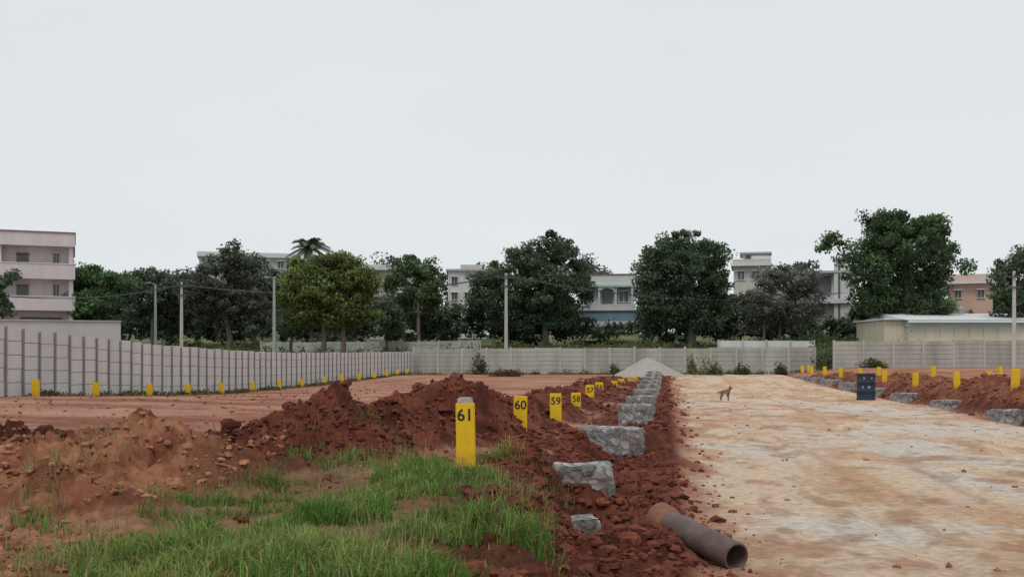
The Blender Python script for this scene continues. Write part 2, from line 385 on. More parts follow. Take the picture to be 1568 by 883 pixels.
D.b('balcony',904,972,466,474,white,-1.0,1.2); D.b('base',878,972.5,476,510,blue,-.9,9.0); D.b('base_band',876,974,473.5,476,white,-1.1,9.2)
for x in (916,941,966): D.b('columns',x,x+3,440,466,white,-.9,.5)
D.b('doorway_shade',922,938,443,466,dark,-.06,.2); D.win(948,962,446,462,0); D.win(888,899,450,466,1.2)  # door recess shade painted as a dark panel on the wall
for i in range(7):
    a0=math.pi*i/7; x=930+11*math.cos(a0); D.b('arch',x-1.8,x+1.8,440,447-5*math.sin(a0),white,-.9,.4)
D.b('plinth',877,973,492,510,white,-.98,9.1)
D.done()
E=Bld('stair_tower_house',1150,150)
E.b('walls',1124,1172,407,520,beige,0,7); E.b('slab',1120,1180,404,407.5,white,-1,9); E.b('parapet',1122,1178,397,404,beige,-.6,1.5); E.b('parapet_right',1150,1180,392,404,white,0,7)
E.b('stair_room',1138,1177,388,398,white,1,5); E.b('roof',1133,1181,385.5,388,grey,.3,7)
E.win(1130,1140,415,428,0); E.win(1152,1162,415,428,0); E.b('tower_room_shade',1142,1150,390,398,dark,.9,.2)  # dark panel on the stair room stands in for interior shade
E.done()
G=Bld('modern_white_house',1275,122)
G.b('walls',1238,1308,418,515,white,0,7); G.b('facade_panel',1240,1273,422,456,dgl,-.08,.2); G.b('tower',1277,1300,396,500,white,-.9,3)
G.b('balcony',1236,1300,458,465,white,-1.3,1.4); G.b('roof',1234,1312,415,418.5,grey,-1,8)
G.b('tower_stripe',1283,1286,402,494,dgl,-.96,.1); G.b('railing',1240,1273,450,458,grey,-1.2,.1)
G.win(1245,1262,470,483,0,m=blue)
G.done()
O=Bld('orange_house',1485,120)
O.b('walls',1454,1517,432,505,orange,0,9); O.b('parapet',1452,1519,420,432,M('plaster_salmon',(.62,.48,.42)),-.4,9.6); O.b('slab',1450,1521,432,434.5,white,-.8,10.3)
O.win(1464,1473,444,456,0); O.win(1496,1505,444,456,0)
O.done()
Wh=Bld('sheet_roof_warehouse',1500,98,False)
Wh.b('walls',1392,1760,500,530,cream,0,12); Wh.b('upper_cladding',1391,1761,489,500,shb,-.06,12)
Wh.b('low_wall',1360,1392,489,530,cream,1,8); Wh.b('low_roof',1357,1393,486.5,489,roofw,.6,9)
mb=MB(); d=98; x0,x1=PX(1387,d)-Wh.o[0],PX(1765,d)-Wh.o[0]; ze,zr=PZ(490,d),PZ(475.5,d)
nn=90; xs=np.linspace(x0,x1,nn*2+1)
for i in range(nn*2):
    dz=.04*(i%2); 
    V=[(xs[i],-.6,ze+dz),(xs[i+1],-.6,ze+.04-dz),(xs[i+1],7,zr+.04-dz),(xs[i],7,zr+dz)]
    mb.add(V,[(0,1,2,3)]); mb.add([V[3],V[2],(xs[i+1],14.6,ze+.04-dz),(xs[i],14.6,ze+dz)],[(0,1,2,3)])
mb.add([(x0+.02,-.6,ze),(x0+.02,7,zr),(x0+.02,14.6,ze),(x0+.02,7,ze)],[(0,1,2,3)])
mb.box(x0,x1,-.66,-.54,ze-.25,ze-.01); 
mb.obj('roof',[roofw],parent=Wh.e)
for i in range(14): Wh.b('wall_ribs',1396+i*22,1397+i*22,500,515,white,-.10,.1)
mb=MB()
mb.tube([(PX(1513,d)-Wh.o[0],6,zr-.1+.9*t_) for t_ in (0,.3,.6,.75,.95)],[.28,.28,.36,.3,.02],10); mb.obj('roof_ventilator',[grey],parent=Wh.e)
Wh.done()
K=Bld('low_compound_building',140,68); K.b('walls',-120,182,492,520,grey,0,2); K.b('coping',-121,183.5,490.3,492,conF,-.1,2.2); K.done()

# ---------------- trees ----------------
bark=mat('bark',(.15,.12,.10),.95,.4,3,bump=.5,bscale=12,dist=.05)
leafm=mat('foliage',(1,1,1),.8,.25,.5,attr='col',trans=True,spec=.2)
def leafquads(Cn,size):
    n=len(Cn); a=rng.normal(size=(n,3)); a/=np.linalg.norm(a,axis=1)[:,None]
    b=np.cross(a,rng.normal(size=(n,3))); b/=np.linalg.norm(b,axis=1)[:,None]
    s1=(size*rng.uniform(.6,1.3,n))[:,None]; s2=s1*rng.uniform(.35,.7,n)[:,None]
    V=np.stack([Cn-a*s1,Cn-b*s2,Cn+a*s1,Cn+b*s2],1).reshape(-1,3)
    return V,np.arange(4*n).reshape(n,4)
def tree(name,d,blobs,trunks,nl,colr,leaf=.2,clr=.9,limbs=26,lo=.12,perc=110):
    mb=MB(); cols=[]
    BL=[(PX(b[0],d),d+rng.normal(0,.8),PZ(b[1],d),b[2]*d/F,min(b[2],b[3]*1.2)*d/F,b[3]*d/F) for b in blobs]
    vol=np.array([b[3]*b[4]*b[5] for b in BL])**.75; vol/=vol.sum()
    cl=[]
    tot=int(nl/perc)
    for b,v in zip(BL,vol):
        k=max(3,int(tot*v)); q=rng.normal(size=(k,3)); q/=np.linalg.norm(q,axis=1)[:,None]
        r=rng.uniform(lo,1.0,k)**.45; r*=rng.uniform(.82,1.18,k)
        for p in (q*r[:,None]*np.array([b[3],b[4],b[5]])+np.array([b[0],b[1],b[2]])): cl.append(p)
    cl=np.array(cl)
    cen=cl.mean(0); zlow=cl[:,2].min()
    for (tp,tr) in trunks:
        tx=PX(tp,d); ty=d+rng.normal(0,.3); zb=H(tx,ty)-.2
        near=np.array([np.average(cl[:,0])*.5+tx*.5,d,zlow+(cl[:,2].max()-zlow)*.55])
        if limbs<5: near[0]=tx
        p0=np.array([tx,ty,zb]); fork=np.array([tx*.75+near[0]*.25+rng.normal(0,.15),ty,zlow+.25*(near[2]-zlow)])
        if fork[2]<zb+.8: fork[2]=zb+.8
        mid=(p0+fork)/2+np.array([rng.normal(0,.2),rng.normal(0,.1),0])
        mb.tube([p0,mid,fork,near],[tr*1.3,tr,tr*.85,tr*.35],8)
        o=np.argsort(np.abs(cl[:,0]-tx)+rng.random(len(cl))*6)
        for j in o[:limbs]:
            e=cl[j]; m_=(fork+e)/2+rng.normal(0,.25,3)+np.array([0,0,.2]); st_=fork+(near-fork)*rng.random()
            mb.tube([st_,m_,e],[tr*.38,tr*.2,.02],5)
    nb=mb.n; cols.append(np.tile((.1,.07,.05),(nb,1)))
    cs=rng.uniform(.5,1.4,len(cl))*clr; per=int(nl/len(cl))
    tint=rng.uniform(.6,1.5,len(cl))
    cc=np.repeat(cl,per,0); q=rng.normal(size=(len(cc),3)); q/=np.linalg.norm(q,axis=1)[:,None]
    rr=rng.random(len(cc))**.5*np.repeat(cs,per)
    pts=cc+q*rr[:,None]*np.array([1,1,.68])
    keep=pts[:,2]>H(cen[0],d)+.1; pts=pts[keep]
    tn=np.repeat(tint,per)[keep]*rng.uniform(.65,1.35,len(pts))*(.75+.55*(q[:,2][keep]*.5+.5))  # clump tops lightened, undersides darkened: light and shade put into leaf colour
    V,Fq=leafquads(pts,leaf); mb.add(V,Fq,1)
    yel=rng.random((len(pts),1))*.3
    lc=np.array(colr)*(1-yel)+np.array((colr[0]*1.4,colr[1]*1.15,colr[2]*.9))*yel
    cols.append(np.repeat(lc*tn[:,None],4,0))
    return mb.obj(name,[bark,leafm],np.concatenate(cols))
DG=(.074,.108,.064); MG=(.092,.138,.064); YG=(.115,.152,.052)  # tree greens here and below are lightened and greyed as painted haze
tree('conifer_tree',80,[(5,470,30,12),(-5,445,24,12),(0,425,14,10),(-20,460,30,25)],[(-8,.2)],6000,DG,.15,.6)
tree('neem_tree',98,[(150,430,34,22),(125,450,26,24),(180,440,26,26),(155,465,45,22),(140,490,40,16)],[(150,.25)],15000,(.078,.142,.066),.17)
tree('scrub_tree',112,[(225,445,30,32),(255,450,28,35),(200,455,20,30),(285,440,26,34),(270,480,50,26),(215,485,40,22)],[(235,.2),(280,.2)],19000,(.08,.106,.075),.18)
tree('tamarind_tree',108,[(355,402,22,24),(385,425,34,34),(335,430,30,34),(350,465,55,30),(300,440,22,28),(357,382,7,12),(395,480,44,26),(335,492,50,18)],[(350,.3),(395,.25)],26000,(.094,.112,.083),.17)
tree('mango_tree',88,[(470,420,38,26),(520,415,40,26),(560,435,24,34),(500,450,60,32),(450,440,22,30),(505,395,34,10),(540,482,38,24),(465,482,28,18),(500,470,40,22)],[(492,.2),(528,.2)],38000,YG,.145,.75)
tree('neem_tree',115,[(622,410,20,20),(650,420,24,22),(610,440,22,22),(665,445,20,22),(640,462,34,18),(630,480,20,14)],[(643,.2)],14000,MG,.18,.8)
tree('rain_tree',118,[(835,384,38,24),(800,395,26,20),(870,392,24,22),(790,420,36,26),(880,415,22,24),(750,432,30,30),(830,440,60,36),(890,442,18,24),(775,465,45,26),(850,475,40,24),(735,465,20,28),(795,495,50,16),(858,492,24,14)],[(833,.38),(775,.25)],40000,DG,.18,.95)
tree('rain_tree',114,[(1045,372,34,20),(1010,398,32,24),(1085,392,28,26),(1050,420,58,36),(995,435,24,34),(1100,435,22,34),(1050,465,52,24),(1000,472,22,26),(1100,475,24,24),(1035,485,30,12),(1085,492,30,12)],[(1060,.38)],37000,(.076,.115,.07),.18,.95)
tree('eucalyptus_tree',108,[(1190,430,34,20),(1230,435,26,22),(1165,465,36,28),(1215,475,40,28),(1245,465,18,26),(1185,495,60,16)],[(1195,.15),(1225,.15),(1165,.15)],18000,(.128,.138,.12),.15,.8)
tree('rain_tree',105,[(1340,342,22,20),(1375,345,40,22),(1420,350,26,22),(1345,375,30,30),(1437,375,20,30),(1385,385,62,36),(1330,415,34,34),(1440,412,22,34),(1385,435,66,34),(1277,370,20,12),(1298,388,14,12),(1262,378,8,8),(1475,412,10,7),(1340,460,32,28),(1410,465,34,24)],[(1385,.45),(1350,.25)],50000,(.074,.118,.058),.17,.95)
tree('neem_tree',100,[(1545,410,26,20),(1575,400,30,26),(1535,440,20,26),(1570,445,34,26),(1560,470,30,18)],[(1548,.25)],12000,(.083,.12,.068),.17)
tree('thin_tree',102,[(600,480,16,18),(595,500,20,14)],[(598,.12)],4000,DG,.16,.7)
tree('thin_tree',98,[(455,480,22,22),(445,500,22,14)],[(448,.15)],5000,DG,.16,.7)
tree('distant_tree_mass',178,[(x+rng.uniform(-12,12),rng.uniform(418,440),30,rng.uniform(18,30)) for x in list(range(100,300,34))+list(range(460,760,36))+list(range(890,1010,26))+list(range(1180,1260,30))],[(200,.3),(700,.3),(940,.3)],26000,(.11,.125,.11),.3,1.9,3)
tree('distant_tree_mass',160,[(x+rng.uniform(-8,8),rng.uniform(486,494),26,26) for x in range(90,1640,22)],[(200,.3),(700,.3),(1240,.3)],52000,(.095,.112,.09),.36,1.8,3,.0,55)
ms=[]
for x in range(100,1640,16):
    top=np.interp(x,[100,200,320,430,470,560,568,582,600,690,760,890,895,985,990,1115,1125,1235,1240,1312,1320,1450,1455,1515,1525,1640],
                    [450,422,430,425,445,450,486,486,470,476,440,460,497,497,440,440,455,455,489,489,440,440,478,478,440,440])
    for yy_ in np.arange(top+8,518,15): ms.append((x+rng.uniform(-8,8),yy_+rng.uniform(-4,4),13,10+rng.uniform(0,5)))
tree('distant_tree_mass',120.5,ms,[(200,.2),(700,.2),(1200,.2)],100000,(.076,.10,.064),.24,1.0,3,.02,60)
def shrubs(name,items,per,colr,leaf=.14):
    P_=[];T=[]
    for (x,y_,r,h_) in items:
        q=rng.normal(size=(per,3)); q/=np.linalg.norm(q,axis=1)[:,None]; q[:,2]=abs(q[:,2])
        rr=rng.random(per)**.4; zb=H(x,y_)
        lump=1+.35*np.sin(q[:,0]*5+x)*np.cos(q[:,1]*6+y_)
        P_.append(np.array([x,y_,zb])+q*rr[:,None]*lump[:,None]*np.array([r,r,h_])); T.append(np.full(per,rng.uniform(.6,1.5)))
    pts=np.concatenate(P_); T=np.concatenate(T)*rng.uniform(.7,1.3,len(pts))
    V,Fq=leafquads(pts,leaf); h_=rng.random((len(pts),1))
    c=(np.array(colr)*(1-.3*h_)+np.array((.14,.12,.06))*.3*h_)*T[:,None]
    return mk(name,V,Fq,leafm,np.repeat(c,4,0))
it=[]
for i in range(520):
    Yv=rng.uniform(88,118); s_=rng.uniform(-.56,.56); it.append((s_*Yv,Yv,rng.uniform(.5,1.9),rng.uniform(.3,1.4)))
for x,w_,h_ in ((190,2.2,2.2),(215,2,1.8),(265,1.6,2.0),(320,2.5,1.2),(345,2,1.3),(405,1.6,1.4),(690,1.8,1.5),(715,2.0,2.0),(665,1.4,1.2),(960,1.8,1),(1030,1.6,1),(1290,2,1.6),(1330,2.2,1.5),(1140,2,1.4),(540,1.5,1.2),(870,2,1.5),(900,2.2,1.2),(1000,1.6,1.5)):
    it.append((PX(x,96+x%7),96.+x%7,w_,h_))
shrubs('undergrowth',it,150,(.10,.135,.055),.15)
it=[(s_*Yv,Yv,rng.uniform(.8,2.4),rng.uniform(.2,.5)) for Yv,s_ in zip(rng.uniform(88,118,380),rng.uniform(-.5,.55,380))]
shrubs('tall_grass_field',it,110,(.17,.215,.08),.14)
shrubs('dry_bush',[(PX(x,93),93+rng.normal(0,.5),1.1,h_) for x,h_ in ((750,.9),(770,1.3),(790,1.5),(812,1.2),(828,.8))],1100,(.15,.16,.07),.13)
for px,d_,r,h_ in ((732,80,.6,1.9),(1083,77,1.0,1.3),(1135,78,.6,.8),(1058,78.5,.4,1.5),(1335,74,.9,.7),(1195,78,.5,.9),(1265,79,1.1,2.0),(1400,79,1.2,2.2),(940,79,.4,.8)):
    shrubs('wild_shrub',[(PX(px,d_),d_,r,h_),(PX(px,d_)+r*.6,d_+.3,r*.7,h_*.6)],450,(.095,.12,.06),.09)
shrubs('wild_shrub',[(PX(1255,85),85,1.6,2.2),(PX(1290,84),84,2,2.0),(PX(1262,82),82,1,1.4)],1200,(.085,.14,.055),.12)
it=[]
for i in range(150):
    q=rng.random(); Yv=30+52*q; xw=np.interp(Yv,[p[1] for p in LW],[p[0] for p in LW])+.35; it.append((xw,Yv,.25+.3*rng.random(),.08+.14*rng.random()))
for i in range(120):
    x=rng.uniform(-8,22); it.append((x,78.6+rng.random()*1.2,.4,.15+.35*rng.random()**2))
shrubs('wall_base_weeds',it,60,(.12,.125,.06),.06)
shrubs('brush_heap',[(PX(772,72),72,1.0,.5),(PX(785,72),72.3,.6,.4)],700,(.06,.045,.035),.08)
def palm(px,d,pytop,Rr):
    mb=MB(); x=PX(px,d); zt=PZ(pytop,d); zb=H(x,d)-.2
    mb.tube([(x+.3,d,zb),(x+.1,d,(zb+zt)/2),(x,d,zt)],[.28,.2,.17],9)
    for i in range(36):
        a=i*2.4; el=rng.uniform(-.35,1.3); L_=Rr*rng.uniform(.75,1.05); pts=[]
        for t_ in np.linspace(0,1,9):
            pts.append(np.array([x+math.cos(a)*math.cos(el)*L_*t_,d+math.sin(a)*math.cos(el)*L_*t_,zt+math.sin(el)*L_*t_-L_*.5*t_**2]))
        mb.tube(pts,np.linspace(.05,.012,9),4,1)
        for j in range(1,9):
            for k_ in range(4):
                p=pts[j-1]+(pts[j]-pts[j-1])*k_/4; dr=pts[j]-pts[j-1]; dr/=np.linalg.norm(dr)
                for sg in (-1,1):
                    sd=np.cross(dr,[0,0,1]); sd/=np.linalg.norm(sd)+1e-6; ll=.75*(1-.5*abs(j/9-.45))
                    e=p+sg*sd*ll*.7+dr*ll*.5-np.array([0,0,ll*.4]); w=dr*.05
                    mb.add([p-w,p+w,e+w*.3,e-w*.3],[(0,1,2,3)],1)
    return mb.obj('coconut_palm',[bark,mat('palm_leaf',(.11,.14,.085),.6,.3,2)])
palm(474,120,379,2.9)

# ---------------- utility poles and lines ----------------
pm=mat('pole_concrete',(.52,.51,.48),.9,.2,2)
wm=mat('cable',(.07,.07,.07),.6,.1,2); gm2=mat('pole_galv',(.30,.37,.34),.6,.2,3)
def pole(px,d,top,kind=0):
    x=PX(px,d); zb=H(x,d)-.3; zt=PZ(top,d); e=empty('utility_pole',(x,d,0)); mb=MB()
    mb.tube([(0,0,zb),(0,0,zt)],[.17,.11],8 if kind else 4); mb.obj('shaft',[gm2 if kind==1 else pm],parent=e)
    mb=MB()
    if kind==1:
        mb.tube([(0,0,zt),(-.2,0,zt+.15),(-.5,-.1,zt+.2)],[.04,.035,.03],6); mb.box(-.8,-.4,-.2,0,zt+.15,zt+.25)
        mb.obj('lamp_arm',[gm2],parent=e)
    else:
        mb.box(-.8,.8,-.2,-.12,zt-.45,zt-.35); mb.box(-.5,.5,-.2,-.12,zt-1.2,zt-1.1)
        for q in (-.7,0,.7): mb.tube([(q,-.16,zt-.35),(q,-.16,zt-.25),(q,-.16,zt-.12)],[.05,.07,.03],6)
        mb.obj('crossarm',[wm],parent=e)
    return (x,d,zt)
p1=pole(775,92,418); p2=pole(278,95,432); p3=pole(238,100,436,1); p4=pole(420,86,428,1); p5=pole(1553,74,415)
def wire(a,b,sag,nm='power_line'):
    mb=MB()
    for off in (-.7,0,.7):
        P_=[(a[0]+(b[0]-a[0])*t_+off*.5,a[1]+(b[1]-a[1])*t_,a[2]-.2+(b[2]-a[2])*t_-sag*4*t_*(1-t_)) for t_ in np.linspace(0,1,24)]
        mb.tube(P_,[.019]*24,4)
    mb.obj(nm,[wm])
wire(p1,p2,1.2); wire(p1,(PX(1290,120),120,PZ(445,120)),1.5); wire(p2,(PX(-60,90),90,PZ(440,90)),1.)

# ---------------- marker posts ----------------
def yellow():
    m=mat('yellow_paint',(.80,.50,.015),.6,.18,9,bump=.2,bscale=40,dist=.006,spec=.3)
    nt=m.node_tree; N=nt.nodes; L=nt.links; b=N['Principled BSDF']; src=b.inputs['Base Color'].links[0].from_socket
    tc=N.new('ShaderNodeTexCoord'); sp=N.new('ShaderNodeSeparateXYZ'); L.new(tc.outputs['Object'],sp.inputs[0])
    no=N.new('ShaderNodeTexNoise'); no.inputs['Scale'].default_value=14; no.inputs['Detail'].default_value=6; L.new(tc.outputs['Object'],no.inputs['Vector'])
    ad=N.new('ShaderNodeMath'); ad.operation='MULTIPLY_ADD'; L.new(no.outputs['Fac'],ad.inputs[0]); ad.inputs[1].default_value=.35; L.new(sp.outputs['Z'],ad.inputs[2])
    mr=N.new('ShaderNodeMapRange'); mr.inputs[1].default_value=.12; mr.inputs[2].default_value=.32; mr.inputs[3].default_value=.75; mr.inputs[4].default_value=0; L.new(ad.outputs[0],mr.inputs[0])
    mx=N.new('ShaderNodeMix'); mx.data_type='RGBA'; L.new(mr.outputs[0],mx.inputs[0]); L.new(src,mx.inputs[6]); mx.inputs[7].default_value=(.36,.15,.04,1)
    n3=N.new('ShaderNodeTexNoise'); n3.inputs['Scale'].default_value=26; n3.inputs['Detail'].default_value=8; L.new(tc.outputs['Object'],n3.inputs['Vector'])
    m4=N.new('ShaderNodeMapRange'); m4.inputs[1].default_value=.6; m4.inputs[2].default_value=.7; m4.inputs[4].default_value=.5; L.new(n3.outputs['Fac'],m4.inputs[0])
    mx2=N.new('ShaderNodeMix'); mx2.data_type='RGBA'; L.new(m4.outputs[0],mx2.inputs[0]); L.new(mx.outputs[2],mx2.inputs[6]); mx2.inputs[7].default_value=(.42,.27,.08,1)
    L.new(mx2.outputs[2],b.inputs['Base Color'])
    return m
ym=yellow(); blk=mat('black_paint',(.02,.02,.02),.6,.2,10); cap=mat('bare_concrete',(.42,.42,.40),.9,.35,20,bump=.4,bscale=60,dist=.006)
def post(x,y_,zg,ztop,w,num=None,bare=0.,rot=0.,tilt=0.):
    h_=ztop-zg
    bm=bmesh.new(); bmesh.ops.create_cube(bm,size=1)
    for v in bm.verts:
        t_=v.co.z+.5; k_=1-.05*t_
        v.co.x*=w*k_; v.co.y*=w*.75*k_; v.co.z=-.3+t_*(h_+.3-bare)
    bmesh.ops.bevel(bm,geom=[e for e in bm.edges],offset=.009,segments=2,affect='EDGES')
    if bare>0:
        r=bmesh.ops.create_cube(bm,size=1); vs=r['verts']
        for v in vs:
            t_=v.co.z+.5; v.co.x*=w*.84*(1-.12*t_); v.co.y*=w*.62*(1-.12*t_); v.co.z=h_-bare-.01+t_*(bare+.01)
        bmesh.ops.bevel(bm,geom=list({e for v in vs for e in v.link_edges}),offset=.012,segments=2,affect='EDGES')
        for f in bm.faces:
            if f.calc_center_median().z>h_-bare+.004: f.material_index=1
    nm='numbered_marker_post' if num else 'yellow_marker_post'
    me=bpy.data.meshes.new(nm); bm.to_mesh(me); bm.free(); me.materials.append(ym); me.materials.append(cap)
    o=bpy.data.objects.new(nm,me); sc.collection.objects.link(o); o.location=(x,y_,zg); o.rotation_euler=(0,tilt,rot)
    if num:
        c=bpy.data.curves.new('number','FONT'); c.body=str(num); c.size=w*.84; c.align_x='CENTER'; c.align_y='CENTER'; c.offset=w*.010; c.extrude=.002
        t=bpy.data.objects.new('number',c); sc.collection.objects.link(t); t.parent=o; c.materials.append(blk)
        t.location=(0,-w*.375*.985-.001,h_-bare-w*.62); t.rotation_euler=(math.radians(90)-.004,0,0)
info=[(714,10.5,608,712,61,30),(796,16.5,606,672,60,22),(851,22.5,602,655,59,18.5),(882,28.5,601,625,58,15),(903,34.5,589,620,57,13),(918,40.5,585,612,56,12),(940,46.5,583,609,55,11.5),(951,52.5,580,600,54,10),(961,58,581,598,53,9.5),(972,64,576,594,52,8.5),(985,70,574,590,51,8),(995,75.5,571,585,50,8)]
for px,d,t_,b_,nm,w in info:
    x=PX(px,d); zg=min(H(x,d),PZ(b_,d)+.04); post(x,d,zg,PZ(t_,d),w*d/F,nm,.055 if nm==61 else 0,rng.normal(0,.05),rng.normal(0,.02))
for k_,d in enumerate([24.5,30,36,42,48,54,60,66,72,77]):
    x=10+.148*d; z=H(x,d); post(x,d,z,max(z,.35)+.58,.2,None,0,rng.normal(0,.08),rng.normal(0,.03))
for px,d in ((1429,46),(1514,40),(1345,60),(1532,60),(1238,78)):
    x=PX(px,d); z=H(x,d); post(x,d,z,z+.58,.2,None,0,.1,rng.normal(0,.04))
lx=[p[0] for p in LW]; ly=[p[1] for p in LW]
for px in (55,147,229,288,340,386,428,463,497,524,550,573,592,608,622):
    ds=np.linspace(24,83,600); q=784+(np.interp(ds,ly,lx)+.45)*F/ds; d=ds[np.argmin(abs(q-px))]-.1
    x=PX(px,d); z=H(x,d); post(x,d,z,z+.44+.05*rng.random(),.2 if px<500 else .24,None,0,rng.normal(0,.1),rng.normal(0,.05))

# ---------------- granite blocks ----------------
def stone():
    m=bpy.data.materials.new('granite_masonry'); m.use_nodes=True; N=m.node_tree.nodes; L=m.node_tree.links; b=N['Principled BSDF']; b.inputs['Roughness'].default_value=.95; b.inputs['Specular IOR Level'].default_value=.15
    tc=N.new('ShaderNodeTexCoord'); no=N.new('ShaderNodeTexNoise'); no.inputs['Scale'].default_value=18; no.inputs['Detail'].default_value=9; no.inputs['Roughness'].default_value=.7; L.new(tc.outputs['Object'],no.inputs['Vector'])
    wv=N.new('ShaderNodeMix'); wv.data_type='VECTOR'; wv.inputs[0].default_value=.10; L.new(tc.outputs['Object'],wv.inputs[4]); L.new(no.outputs['Color'],wv.inputs[5])
    v=N.new('ShaderNodeTexVoronoi'); v.feature='DISTANCE_TO_EDGE'; v.inputs['Scale'].default_value=8; L.new(wv.outputs[1],v.inputs['Vector'])
    v2=N.new('ShaderNodeTexVoronoi'); v2.inputs['Scale'].default_value=8; L.new(wv.outputs[1],v2.inputs['Vector'])
    bw=N.new('ShaderNodeSeparateColor'); L.new(v2.outputs['Color'],bw.inputs[0])
    mm=N.new('ShaderNodeMath'); mm.operation='MULTIPLY_ADD'; L.new(bw.outputs[0],mm.inputs[0]); mm.inputs[1].default_value=.42; L.new(no.outputs['Fac'],mm.inputs[2])
    cr=N.new('ShaderNodeValToRGB'); cr.color_ramp.elements[0].position=.4; cr.color_ramp.elements[0].color=(.15,.15,.148,1); cr.color_ramp.elements[1].position=.95; cr.color_ramp.elements[1].color=(.48,.48,.47,1); L.new(mm.outputs[0],cr.inputs[0])
    r=N.new('ShaderNodeMapRange'); r.inputs[1].default_value=.0; r.inputs[2].default_value=.12; r.inputs[3].default_value=.2; L.new(v.outputs['Distance'],r.inputs[0])
    mx=N.new('ShaderNodeMix'); mx.data_type='RGBA'; L.new(r.outputs[0],mx.inputs[0]); mx.inputs[6].default_value=(.36,.355,.345,1); L.new(cr.outputs[0],mx.inputs[7])
    n2=N.new('ShaderNodeTexNoise'); n2.inputs['Scale'].default_value=3.5; n2.inputs['Detail'].default_value=6; L.new(tc.outputs['Object'],n2.inputs['Vector'])
    r2=N.new('ShaderNodeMapRange'); r2.inputs[1].default_value=.52; r2.inputs[2].default_value=.68; r2.inputs[4].default_value=.6; L.new(n2.outputs['Fac'],r2.inputs[0])
    m3=N.new('ShaderNodeMix'); m3.data_type='RGBA'; L.new(r2.outputs[0],m3.inputs[0]); L.new(mx.outputs[2],m3.inputs[6]); m3.inputs[7].default_value=(.2,.095,.06,1)
    L.new(m3.outputs[2],b.inputs['Base Color'])
    ad=N.new('ShaderNodeMath'); ad.operation='ADD'; L.new(r.outputs[0],ad.inputs[0]); L.new(no.outputs['Fac'],ad.inputs[1])
    bp=N.new('ShaderNodeBump'); bp.inputs['Strength'].default_value=.9; bp.inputs['Distance'].default_value=.03; L.new(ad.outputs[0],bp.inputs['Height']); L.new(bp.outputs[0],b.inputs['Normal'])
    return m
sm_=stone()
from mathutils import noise as mn
def block(x0,x1,y0,dep,z0,z1,rot=0.,name='granite_foundation_block'):
    bm=bmesh.new(); bmesh.ops.create_cube(bm,size=1); L_=x1-x0; h_=z1-z0
    for v in bm.verts: v.co.x*=L_; v.co.y*=dep; v.co.z*=h_
    bmesh.ops.bevel(bm,geom=list(bm.edges),offset=.02,segments=2,affect='EDGES')
    for _ in range(4): 
        es=[e for e in bm.edges if e.calc_length()>.06]
        if not es: break
        bmesh.ops.subdivide_edges(bm,edges=es,cuts=1,use_grid_fill=True)
    bm.normal_update()
    for v in bm.verts:
        p=v.co*3.2+Vector((x0*3,y0,0)); v.co+=v.normal*(mn.noise(p)*.04+mn.noise(p*3.1)*.026)
    me=bpy.data.meshes.new(name); bm.to_mesh(me); bm.free(); me.materials.append(sm_)
    o=bpy.data.objects.new(name,me); sc.collection.objects.link(o); o.location=((x0+x1)/2,y0+dep/2,(z0+z1)/2); o.rotation_euler=(rng.normal(0,.015),rng.normal(0,.02),rot)
    return o
block(PX(845,8.6),PX(916,8.6),8.6,.35,.0,.35,.05)
block(PX(790,11.5),PX(940,11.3),11.3,.45,-.05,.51,.06)
block(PX(884,17.5),PX(985,17.3),17.3,.6,-.2,.50,.08)
for i,d in enumerate([24.5,30,36,42,48,54,60,66,72,77]):
    x=-.68+.148*d; zt=.55+.22*sm(40,75,np.array(float(d)))
    block(x-.40,x+.38,d,.55 if i<3 else .9,-.2,float(zt),.1+rng.normal(0,.03))
for i,d in enumerate([27,33,39,45,51,57,63,69]):
    x=9.05+.148*d; block(x-.5,x+.55,d,.6,-.4,.30+.1*(d>50),.1+rng.normal(0,.03))
def heap(name,x,y_,r,h_,m,sx=1.):
    n_r,n_a=34,72; V=[];Fq=[]
    for i in range(n_r):
        for j in range(n_a):
            t_=i/(n_r-1); a=2*math.pi*j/n_a; rr=r*t_*(1+.14*math.sin(3*a+1)+.08*math.sin(5*a)); xx=x+rr*math.cos(a)*sx; yv=y_+rr*math.sin(a)
            z=h_*max(0,(1-t_))**1.15*(1 if t_>.1 else .97)+mn.noise(Vector((xx*2,yv*2,0)))*.14*(1-t_)+ (H(x,y_)+.02 if t_<1 else H(x,y_)-.2)
            V.append((xx,yv,z))
    for i in range(n_r-1):
        for j in range(n_a): Fq.append((i*n_a+j,(i+1)*n_a+j,(i+1)*n_a+(j+1)%n_a,i*n_a+(j+1)%n_a))
    return mk(name,V,Fq,m,smooth=True)
heap('gravel_heap',PX(992,72),72,2.5,1.4,mat('gravel',(.46,.43,.39),.95,.35,6,bump=.8,bscale=25,dist=.08))

